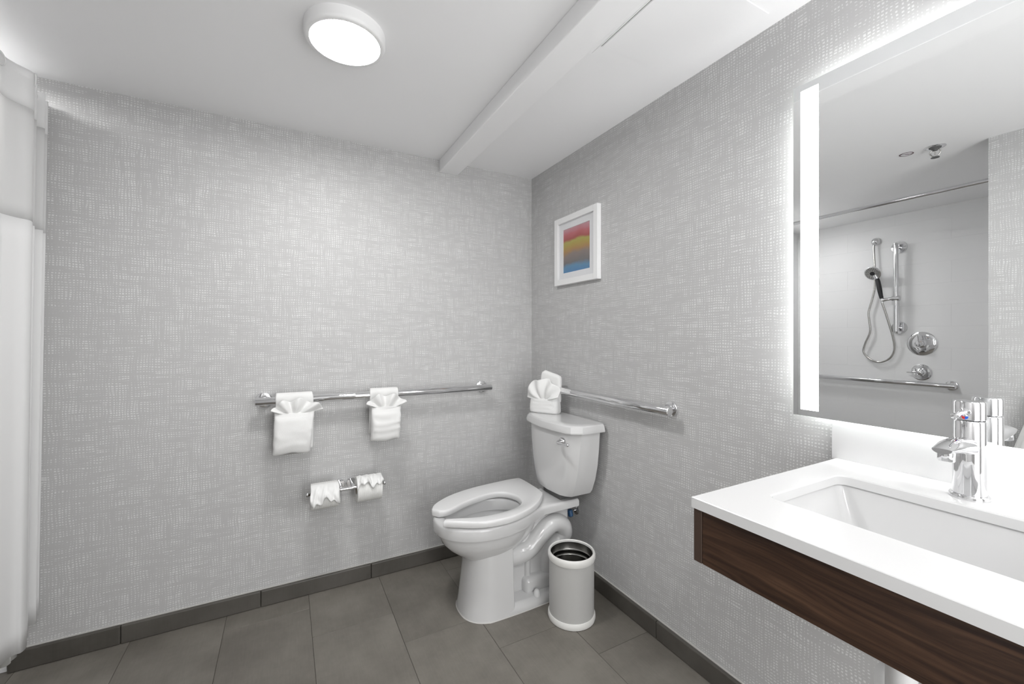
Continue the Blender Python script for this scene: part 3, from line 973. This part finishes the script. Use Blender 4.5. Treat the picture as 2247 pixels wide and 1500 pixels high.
def bar_towel(xc, wd, ztop, zbot, zmouth, label, fan_l, fan_r, fan_h, seed, pleats, skew=0.):
    yb = -.062      # bar axis
    rb = .0215
    t = thing('hand_towel', label, 'towel', (xc, yb, zbot), 'folded towels hanging on the grab bar')
    # drape over the bar: back flap - over the top - front flap
    def drape(u, v):
        x = xc + (u - .5) * (wd * (1.0 if v > .5 else .97)) + .002 * math.sin(v * 9 + seed)
        Lb, Lf = .20, ztop - zbot - .03
        arc = PI * rb
        s = v * (Lb + arc + Lf)
        if s < Lb:
            y, z = yb + rb + .002 * math.sin(u * 7), ztop - rb - (Lb - s)
        elif s < Lb + arc:
            a = (s - Lb) / rb
            y, z = yb + rb * math.cos(a), ztop - rb + rb * math.sin(a)
        else:
            d = s - Lb - arc
            y, z = yb - rb - .004 * min(1, d / .1), ztop - rb - d
        return (x, y + nz(u * 3, v * 6, seed, 1.5) * .0025, z + .0)
    cloth_grid(drape, 16, 46, 'drape', t, .008)
    # pocket: a folded, slightly bulging pad in front with rounded bottom fold and closed sides
    n = 40
    hp_ = zmouth - zbot
    bm = bmesh.new()
    rings = []
    levels = 26
    for j in range(levels + 1):
        f = j / levels
        z = zbot + hp_ * f
        ring = []
        depth = .022 + .012 * math.sin(PI * min(1, f * 1.05)) ** .6
        half = wd / 2 * (1.0 - .04 * (1 - f) + .03 * f)
        if f < .08:
            q = math.sqrt(max(0., 1 - (1 - f / .08) ** 2))
            depth *= .35 + .65 * q
        cx = xc + skew * (1 - f)
        for i in range(n):
            a = 2 * PI * i / n
            ca, sa = math.cos(a), math.sin(a)
            px = math.copysign(abs(ca) ** .32, ca) * half
            py = math.copysign(abs(sa) ** .55, sa) * depth
            band = .0007 * math.sin(f * 27 + seed + 2.5 * nz(px * 8, f * 2, seed, 1.)) * (sa < 0)
            wob = nz(px * 30, f * 9, seed + (3 if sa < 0 else 9), 1.) * .0045
            zz = z + (.004 * math.sin(px * 60 + seed) * (1 - f)) - (.013 * (1 - (px / half) ** 2) * max(0, (f - .8) / .2) if sa < 0 else 0)
            ring.append((cx + px + wob * .4, yb - rb - .012 - depth * .72 + py - band - wob, zz))
        rings.append(ring)
    add_rings(bm, rings, True, True)
    obj('pocket', bm, M['terry'], t, True, 75)
    # raised woven bands on the pocket front
    # fan: pleated washcloth tucked in the pocket
    def fan(u, v):
        th = math.radians(-fan_l[1] + (fan_l[1] + fan_r[1]) * u)
        R0 = .012
        rl = (fan_l[0] if th < 0 else fan_r[0])
        Rx = rl
        lobes = .010 * math.cos(pleats * 2 * PI * u)
        r = R0 + v * 1.0
        sx = math.sin(th) * (wd * .12 * (1 - v) + Rx * v)
        up = (math.cos(th) ** .7 if math.cos(th) > 0 else math.cos(th)) * (fan_h + lobes * v) * v
        pl = (.015 * v ** .7) * math.cos(pleats * 2 * PI * u + .4)
        droop = .014 * v * abs(math.sin(th)) ** 2
        y = yb - rb - .026 - pl - .016 * math.sin(v * PI * .75) + .006 * v - droop * .6
        z = zmouth - .018 + up - (.020 * v ** 2 * abs(math.sin(th)) ** 3) * .3
        return (xc + skew * .2 + sx, y + nz(u * 6, v * 3, seed, 1.) * .002, z)
    cloth_grid(fan, 64, 18, 'fan', t, .006)
    return t
bar_towel(-1.276, .150, .948, .690, .872, 'larger white folded towel with fanned top at left on grab bar', (.094, 72), (.122, 74), .070, 1.7, 3.5, -.012)
bar_towel(-.886, .136, .946, .700, .868, 'smaller white folded towel with fanned top at right on grab bar', (.100, 70), (.104, 70), .072, 5.2, 3.0, -.004)

# towel on the tank
tx, ty = -.108, -.318
ang = math.radians(-62)          # width direction seen from above
wv = Vector((math.cos(ang), math.sin(ang), 0))
ov = Vector((-math.sin(ang) * -1, math.cos(ang) * -1, 0))
if ov.x > 0: ov = -ov            # out, towards the camera
tt = thing('hand_towel', 'white towel folded into a fan, standing on the toilet tank', 'towel', (tx, ty, .801))
Z0 = .8015
def tp(a, o_, z):
    return Vector((tx, ty, Z0)) + wv * a + ov * o_ + Vector((0, 0, z))
hwid = .084
bm = bmesh.new(); rings = []
for j in range(21):
    f = j / 20
    ring = []
    half = hwid * (1.0 + .05 * math.sin(PI * f * .8) - .10 * f)
    dep = .037 * (1 - .15 * f)
    if f < .1:
        q = math.sqrt(max(0, 1 - (1 - f / .1) ** 2)); half *= .95 + .05 * q; dep *= .86 + .14 * q
    for i in range(44):
        a = 2 * PI * i / 44
        ca, sa = math.cos(a), math.sin(a)
        px = math.copysign(abs(ca) ** .42, ca) * half
        py = math.copysign(abs(sa) ** .6, sa) * dep
        wob = nz(px * 25, f * 5, 4 if sa < 0 else 12, 1.) * .003
        dip = -.016 * (1 - (px / half) ** 2) * max(0, (f - .6) / .4) if sa > 0 else 0
        ring.append(tp(px, py + wob, .083 * f + dip))
    rings.append(ring)
add_rings(bm, rings)
obj('pocket', bm, M['terry'], tt, True, 75)
bm = bmesh.new(); rings = []
for j in range(17):
    f = j / 16
    z = .06 + .150 * f
    half = .062 - .004 * f
    if f > .82:
        q = math.sqrt(max(0, 1 - ((f - .82) / .18) ** 2)); half = half - .020 * (1 - q)
    dep = .017 * (1 if f < .92 else math.sqrt(max(.05, 1 - ((f - .92) / .085) ** 2)))
    ring = []
    for i in range(36):
        a = 2 * PI * i / 36
        ca, sa = math.cos(a), math.sin(a)
        px = math.copysign(abs(ca) ** .35, ca) * half
        py = math.copysign(abs(sa) ** .7, sa) * dep
        wob = nz(px * 20, f * 4, 31, 1.) * .002
        ring.append(tp(.022 + px + .010 * f, -.012 + py + wob, z - .011 * (px / half) * f))
    rings.append(ring)
add_rings(bm, rings)
obj('back_fold', bm, M['terry'], tt, True, 75)
def fan2(u, v):
    th = math.radians(-96 + 184 * u)
    pl = .013 * v ** .8 * math.cos(2 * PI * 3.5 * u + 2.6)
    R = .098 + .006 * math.cos(2 * PI * 3.5 * u)
    a = math.sin(th) * (.018 * (1 - v) + R * v)
    z = .066 + math.cos(th) * (.108 + .005 * math.cos(2 * PI * 3.5 * u)) * v + .018 * abs(math.sin(th)) * v
    o_ = .018 + .024 * math.sin(v * PI * .8) + pl - .012 * v
    return tp(a, o_ + nz(u * 6, v * 3, 8, 1.) * .002, z)
cloth_grid(fan2, 72, 18, 'fan', tt, .007)

# ------------------------------------------------------------------ shower curtain and rod
RX, RZ = -2.108, 2.04
rodt = thing('curtain_rod', 'chrome shower curtain rod across the shower opening', 'curtain rod', (RX, -.75, RZ))
obj('rod', tube([(RX, -.002, RZ), (RX, CY_ + .002, RZ)], .0125, 24), M['chrome'], rodt, True)
for y, d in ((-.0005, -1), (CY_ + .0005, 1)):
    obj('flange', lathe((RX, y, RZ), (0, d, 0), [(0, .024), (.006, .024), (.012, .019), (.022, .015)], 28), M['chrome'], rodt, True)

def fold_path(n, y0, y1, xmid, amp, folds, ph, seed):
    pts = []
    for i in range(n + 1):
        f = i / n
        pts.append((xmid + amp * math.sin(2 * PI * folds * f + ph) * (1 + .25 * math.sin(9 * f + seed)), y0 + (y1 - y0) * f + .010 * math.sin(4 * PI * folds * f + ph)))
    return pts
def curtain_strip(name, path, z0, z1, parent, mat, nz_=14, sway=0., bottom=None, thick=.0012):
    vs, fs = [], []
    n = len(path)
    for j in range(nz_ + 1):
        f = j / nz_
        for i, (x, y) in enumerate(path):
            za = z0 + (bottom(i / (n - 1)) if bottom else 0)
            z = za + (z1 - za) * f
            h = (RZ - z) / RZ
            flare = 1 + .10 * h
            vs.append((RX + (x - RX) * flare - sway * h, y * (1 + .03 * h * math.sin(i * .31)), z))
    for j in range(nz_):
        for i in range(n - 1):
            k = j * n + i
            fs.append((k, k + 1, k + n + 1, k + n))
    o = obj(name, (vs, fs), M[mat], parent, True, 180)
    s = o.modifiers.new('thickness', 'SOLIDIFY'); s.thickness = thick; s.offset = 0
    return o
sc_t = thing('shower_curtain', 'white shower curtain with sheer window bunched at left edge', 'curtain', (RX, -.2, .2))
path = [(v.x - .020, v.y) for v in catmull([(-2.095, -.014, 0), (-2.055, -.030, 0), (-2.105, -.060, 0), (-2.040, -.090, 0), (-2.110, -.125, 0), (-2.035, -.160, 0), (-2.105, -.195, 0), (-2.030, -.215, 0), (-2.014, -.235, 0),
         (-2.018, -.258, 0), (-2.035, -.282, 0), (-2.047, -.312, 0), (-2.050, -.345, 0), (-2.075, -.366, 0), (-2.120, -.362, 0)], 10)]
curtain_strip('lower_panel', path, .19, 1.575, sc_t, 'curtain', 20, .030, lambda u: -.02 * max(0, u - .5) + .006 * math.sin(u * 11))
curtain_strip('sheer_window', path, 1.575, 1.935, sc_t, 'sheer', 8, .030)
hd = curtain_strip('header_band', path, 1.935, 2.056, sc_t, 'curtain', 4, .030, None, .002)
for i in (15, 35, 55, 75, 118):
    x, y = path[i]
    tn = Vector((path[i + 1][0] - path[i - 1][0], path[i + 1][1] - path[i - 1][1], 0)).normalized()
    nr = Vector((-tn.y, tn.x, 0))
    ringb = bmesh.new()
    rings = []
    for k in range(28):
        a = 2 * PI * k / 28
        cdir = tn * math.cos(a) + Vector((0, 0, 1)) * math.sin(a)
        rings.append([Vector((x, y, RZ)) + cdir * (.021 + .0014 * math.cos(b)) + nr * (.0020 * math.sin(b)) for b in [2 * PI * q / 8 for q in range(8)]])
    add_rings(ringb, rings, close=True)
    obj('flex_ring', ringb, M['seat'], hd, True)
path2 = fold_path(120, -.010, -.30, RX - .010, .022, 5.5, 2.2, 3.)
curtain_strip('liner_sheet', path2, .135, 2.055, sc_t, 'liner', 24, .030, lambda u: .04 * math.sin(u * 9 + 1))

# ------------------------------------------------------------------ shower fittings (seen in the mirror)
S = XL
sb = thing('slide_bar', 'vertical chrome slide bar on the shower wall, seen in mirror', 'slide bar', (S, -.734, 1.58))
obj('bar', lathe((S + .06, -.734, 1.238), (0, 0, 1), [(0, .013), (.002, .016), (.682, .016), (.684, .013)], 24), M['chrome'], sb, True)
for z in (1.268, 1.892):
    obj('post', tube([(S + .058, -.734, z), (S + .006, -.734, z)], .013, 18), M['chrome'], sb, True)
    obj('flange', lathe((S + .0005, -.734, z), (1, 0, 0), [(0, .050), (.004, .050), (.009, .046), (.011, .020)], 32), M['chrome'], sb, True)
cl = obj('clamp', tube([(S + .06, -.712, 1.494), (S + .062, -.758, 1.494)], .020, 20), M['chrome'], sb, True)
obj('clamp_arm', tube([(S + .062, -.72, 1.494), (S + .075, -.69, 1.490), (S + .080, -.655, 1.484)], [.013, .012, .015], 16), M['chrome'], cl, True)
hs = thing('hand_shower', 'chrome and black hand shower on slide bar, seen in mirror', 'hand shower', (S + .08, -.62, 1.5))
hc = Vector((S + .105, -.606, 1.700)); hdn = Vector((.86, .12, -.45)).normalized()
hd2 = obj('head', lathe(hc - hdn * .028, hdn, [(0, .016), (.008, .034), (.018, .052), (.026, .056), (.032, .056), (.034, .053)], 36), M['chrome'], hs, True)
obj('spray_face', lathe(hc + hdn * .0055, hdn, [(0, .050), (.0012, .049)], 36), M['steel'], hd2, True)
obj('spray_hub', lathe(hc + hdn * .0062, hdn, [(0, .017), (.003, .016), (.004, .010)], 24), M['black'], hd2, True)
u_, v_ = frame_for(hdn)
nb = bmesh.new()
for rr_, cnt in ((.027, 10), (.036, 16), (.044, 22)):
    for k in range(cnt):
        a = 2 * PI * k / cnt
        p = hc + hdn * .0066 + (u_ * math.cos(a) + v_ * math.sin(a)) * rr_
        add_lathe(nb, p, hdn, [(0, .0027), (.002, .0020)], 6)
nzl = obj('nozzle_field', nb, M['black'], hd2); nzl['kind'] = 'stuff'
obj('grip', tube([(S + .090, -.628, 1.655), (S + .090, -.634, 1.630), (S + .088, -.642, 1.575), (S + .084, -.650, 1.520), (S + .082, -.654, 1.498)], [.014, .0155, .0165, .0135, .012], 18, 4), M['black'], hs, True)
obj('neck', tube([(S + .090, -.618, 1.685), (S + .090, -.628, 1.655)], [.020, .0145], 16), M['chrome'], hs, True)
obj('connector', tube([(S + .082, -.654, 1.498), (S + .081, -.657, 1.462)], [.0115, .010], 16), M['chrome'], hs, True)
hose = [(S + .081, -.657, 1.462), (S + .075, -.672, 1.40), (S + .060, -.692, 1.30), (S + .045, -.712, 1.19), (S + .035, -.716, 1.10), (S + .03, -.690, 1.035), (S + .03, -.640, 1.0), (S + .03, -.590, 1.0), (S + .03, -.540, 1.035), (S + .03, -.515, 1.08), (S + .032, -.530, 1.15), (S + .035, -.562, 1.24), (S + .035, -.556, 1.33), (S + .035, -.552, 1.40), (S + .035, -.575, 1.50), (S + .035, -.592, 1.60), (S + .035, -.592, 1.75), (S + .034, -.586, 1.88), (S + .032, -.586, 1.935)]
obj('hose', tube(hose, .0075, 12, 6), M['steel'], hs, True)
we = thing('supply_elbow', 'chrome shower hose wall outlet near the shower ceiling, in mirror', 'wall outlet', (S, -.585, 1.96))
obj('cover', lathe((S + .0005, -.588, 1.965), (1, 0, 0), [(0, .030), (.010, .030), (.022, .025), (.032, .016), (.036, .005)], 28), M['chrome'], we, True)
obj('outlet', tube([(S + .024, -.587, 1.955), (S + .032, -.586, 1.932)], .011, 16), M['chrome'], we, True)

v1 = thing('shower_valve', 'large round chrome shower valve with upright lever, in mirror', 'valve', (S, -.866, 1.148))
obj('plate', lathe((S + .0005, -.866, 1.148), (1, 0, 0), [(0, .088), (.004, .088), (.009, .080), (.013, .055), (.014, .030)], 48), M['chrome'], v1, True)
kb = obj('knob', lathe((S + .012, -.866, 1.148), (1, 0, 0), [(0, .032), (.012, .030), (.016, .025), (.040, .025), (.046, .022), (.048, .008)], 32), M['chrome'], v1, True)
obj('lever', tube([(S + .050, -.866, 1.150), (S + .056, -.866, 1.17), (S + .060, -.862, 1.222)], [.008, .0075, .006], 14), M['chrome'], kb, True)
v2 = thing('diverter_valve', 'smaller round chrome valve with sideways lever, in mirror', 'valve', (S, -.864, .930))
obj('plate', lathe((S + .0005, -.864, .932), (1, 0, 0), [(0, .060), (.003, .060), (.008, .052), (.012, .050), (.013, .030)], 40), M['chrome'], v2, True)
kb = obj('knob', lathe((S + .010, -.864, .932), (1, 0, 0), [(0, .030), (.014, .028), (.018, .022), (.034, .020), (.040, .012), (.042, .004)], 28), M['chrome'], v2, True)
obj('lever', tube([(S + .040, -.862, .932), (S + .044, -.84, .932), (S + .046, -.793, .930)], [.006, .0045, .0038], 12), M['chrome'], kb, True)

# ------------------------------------------------------------------ ceiling sprinkler and sticker
spx, spy = -1.650, -1.332
sr = thing('sprinkler', 'dark ceiling fire sprinkler head, seen in the mirror', 'sprinkler', (spx, spy, ZC))
obj('escutcheon', lathe((spx, spy, ZC - .0003), (0, 0, -1), [(0, .040), (.003, .040), (.006, .034), (.004, .024)], 36), M['chrome'], sr, True)
obj('socket', lathe((spx, spy, ZC - .003), (0, 0, -1), [(0, .024), (.004, .023), (.010, .011), (.016, .010)], 24), M['rubber'], sr, True)
for s in (-1, 1):
    obj('frame_arm', tube([(spx, spy + s * .010, ZC - .014), (spx, spy + s * .020, ZC - .026), (spx, spy + s * .014, ZC - .042), (spx, spy + s * .003, ZC - .050)], .003, 10, 5), M['steel'], sr, True)
obj('bulb', tube([(spx, spy, ZC - .016), (spx, spy, ZC - .044)], .0025, 10), M['steel'], sr, True)
obj('deflector', lathe((spx, spy, ZC - .048), (0, 0, -1), [(0, .006), (.004, .007), (.005, .0165), (.007, .0165)], 20), M['rubber'], sr)
gx, gy = -1.632, -1.227
gs = thing('ceiling_sticker', 'small round no-hanging sticker on the ceiling, in mirror', 'sticker', (gx, gy, ZC))
obj('disc', lathe((gx, gy, ZC - .0002), (0, 0, -1), [(0, .028), (.0008, .028)], 40), M['ceiling'], gs)
rb_ = bmesh.new()
rings = []
for k in range(40):
    a = 2 * PI * k / 40
    c, s = math.cos(a), math.sin(a)
    rings.append([(gx + c * r, gy + s * r, z) for r, z in ((.0285, ZC - .0009), (.0285, ZC - .0018), (.0235, ZC - .0018), (.0235, ZC - .0009))])
add_rings(rb_, rings, close=True)
obj('ring', rb_, M['sticker'], gs)
sl = bmesh.new(); add_box(sl, -.0245, .0245, -.002, .002, 0, .0009)
for v in sl.verts:
    a = math.radians(50); x, y = v.co.x, v.co.y
    v.co = Vector((gx + x * math.cos(a) - y * math.sin(a), gy + x * math.sin(a) + y * math.cos(a), ZC - .0018 + v.co.z))
obj('slash', sl, M['sticker'], gs)
hg = tube([(gx - .012, gy - .006, ZC - .0013), (gx, gy + .006, ZC - .0013), (gx + .012, gy - .006, ZC - .0013), (gx - .012, gy - .006, ZC - .0013)], .0005, 6)
obj('hanger_mark', hg, M['sticker'], gs)

# ------------------------------------------------------------------ things on the wall beside the shower (mirror, lower right)
wk = thing('wall_hook', 'small grey round hook plate, low in the mirror behind faucet', 'hook', (CX_, -1.533, .745))
obj('plate', lathe((CX_ + .0005, -1.533, .745), (1, 0, 0), [(0, .036), (.006, .036), (.010, .033), (.011, .012)], 32), principled('grey_metal', (.22, .24, .24), .35, .3), wk, True)
obj('screw', lathe((CX_ + .011, -1.533, .745), (1, 0, 0), [(0, .006), (.002, .005)], 14), M['rubber'], wk, True)
obj('peg', tube([(CX_ + .006, -1.530, .716), (CX_ + .022, -1.530, .712)], .009, 14), M['white_paint'], wk, True)

tw = thing('hanging_towel', 'pale towel hanging low on the wall, at mirror lower right edge', 'towel', (CX_, -1.70, .42))
hk = obj('hook', tube([(CX_ + .0005, -1.70, 1.02), (CX_ + .03, -1.70, 1.015), (CX_ + .038, -1.70, 1.03)], .006, 12), M['chrome'], tw, True)
def hang(u, v):
    a = 2 * PI * u
    hw_ = .012 + .150 * v ** .75
    fold = 1 + .10 * math.cos(7 * a + 2 * v) * v
    return (CX_ + .034 + (.010 + .020 * v ** .6) * math.sin(a) * fold, -1.70 + hw_ * math.cos(a) * fold, 1.02 - .58 * v + .05 * v * math.cos(a))
cloth_grid(hang, 64, 24, 'cloth', tw, .004)
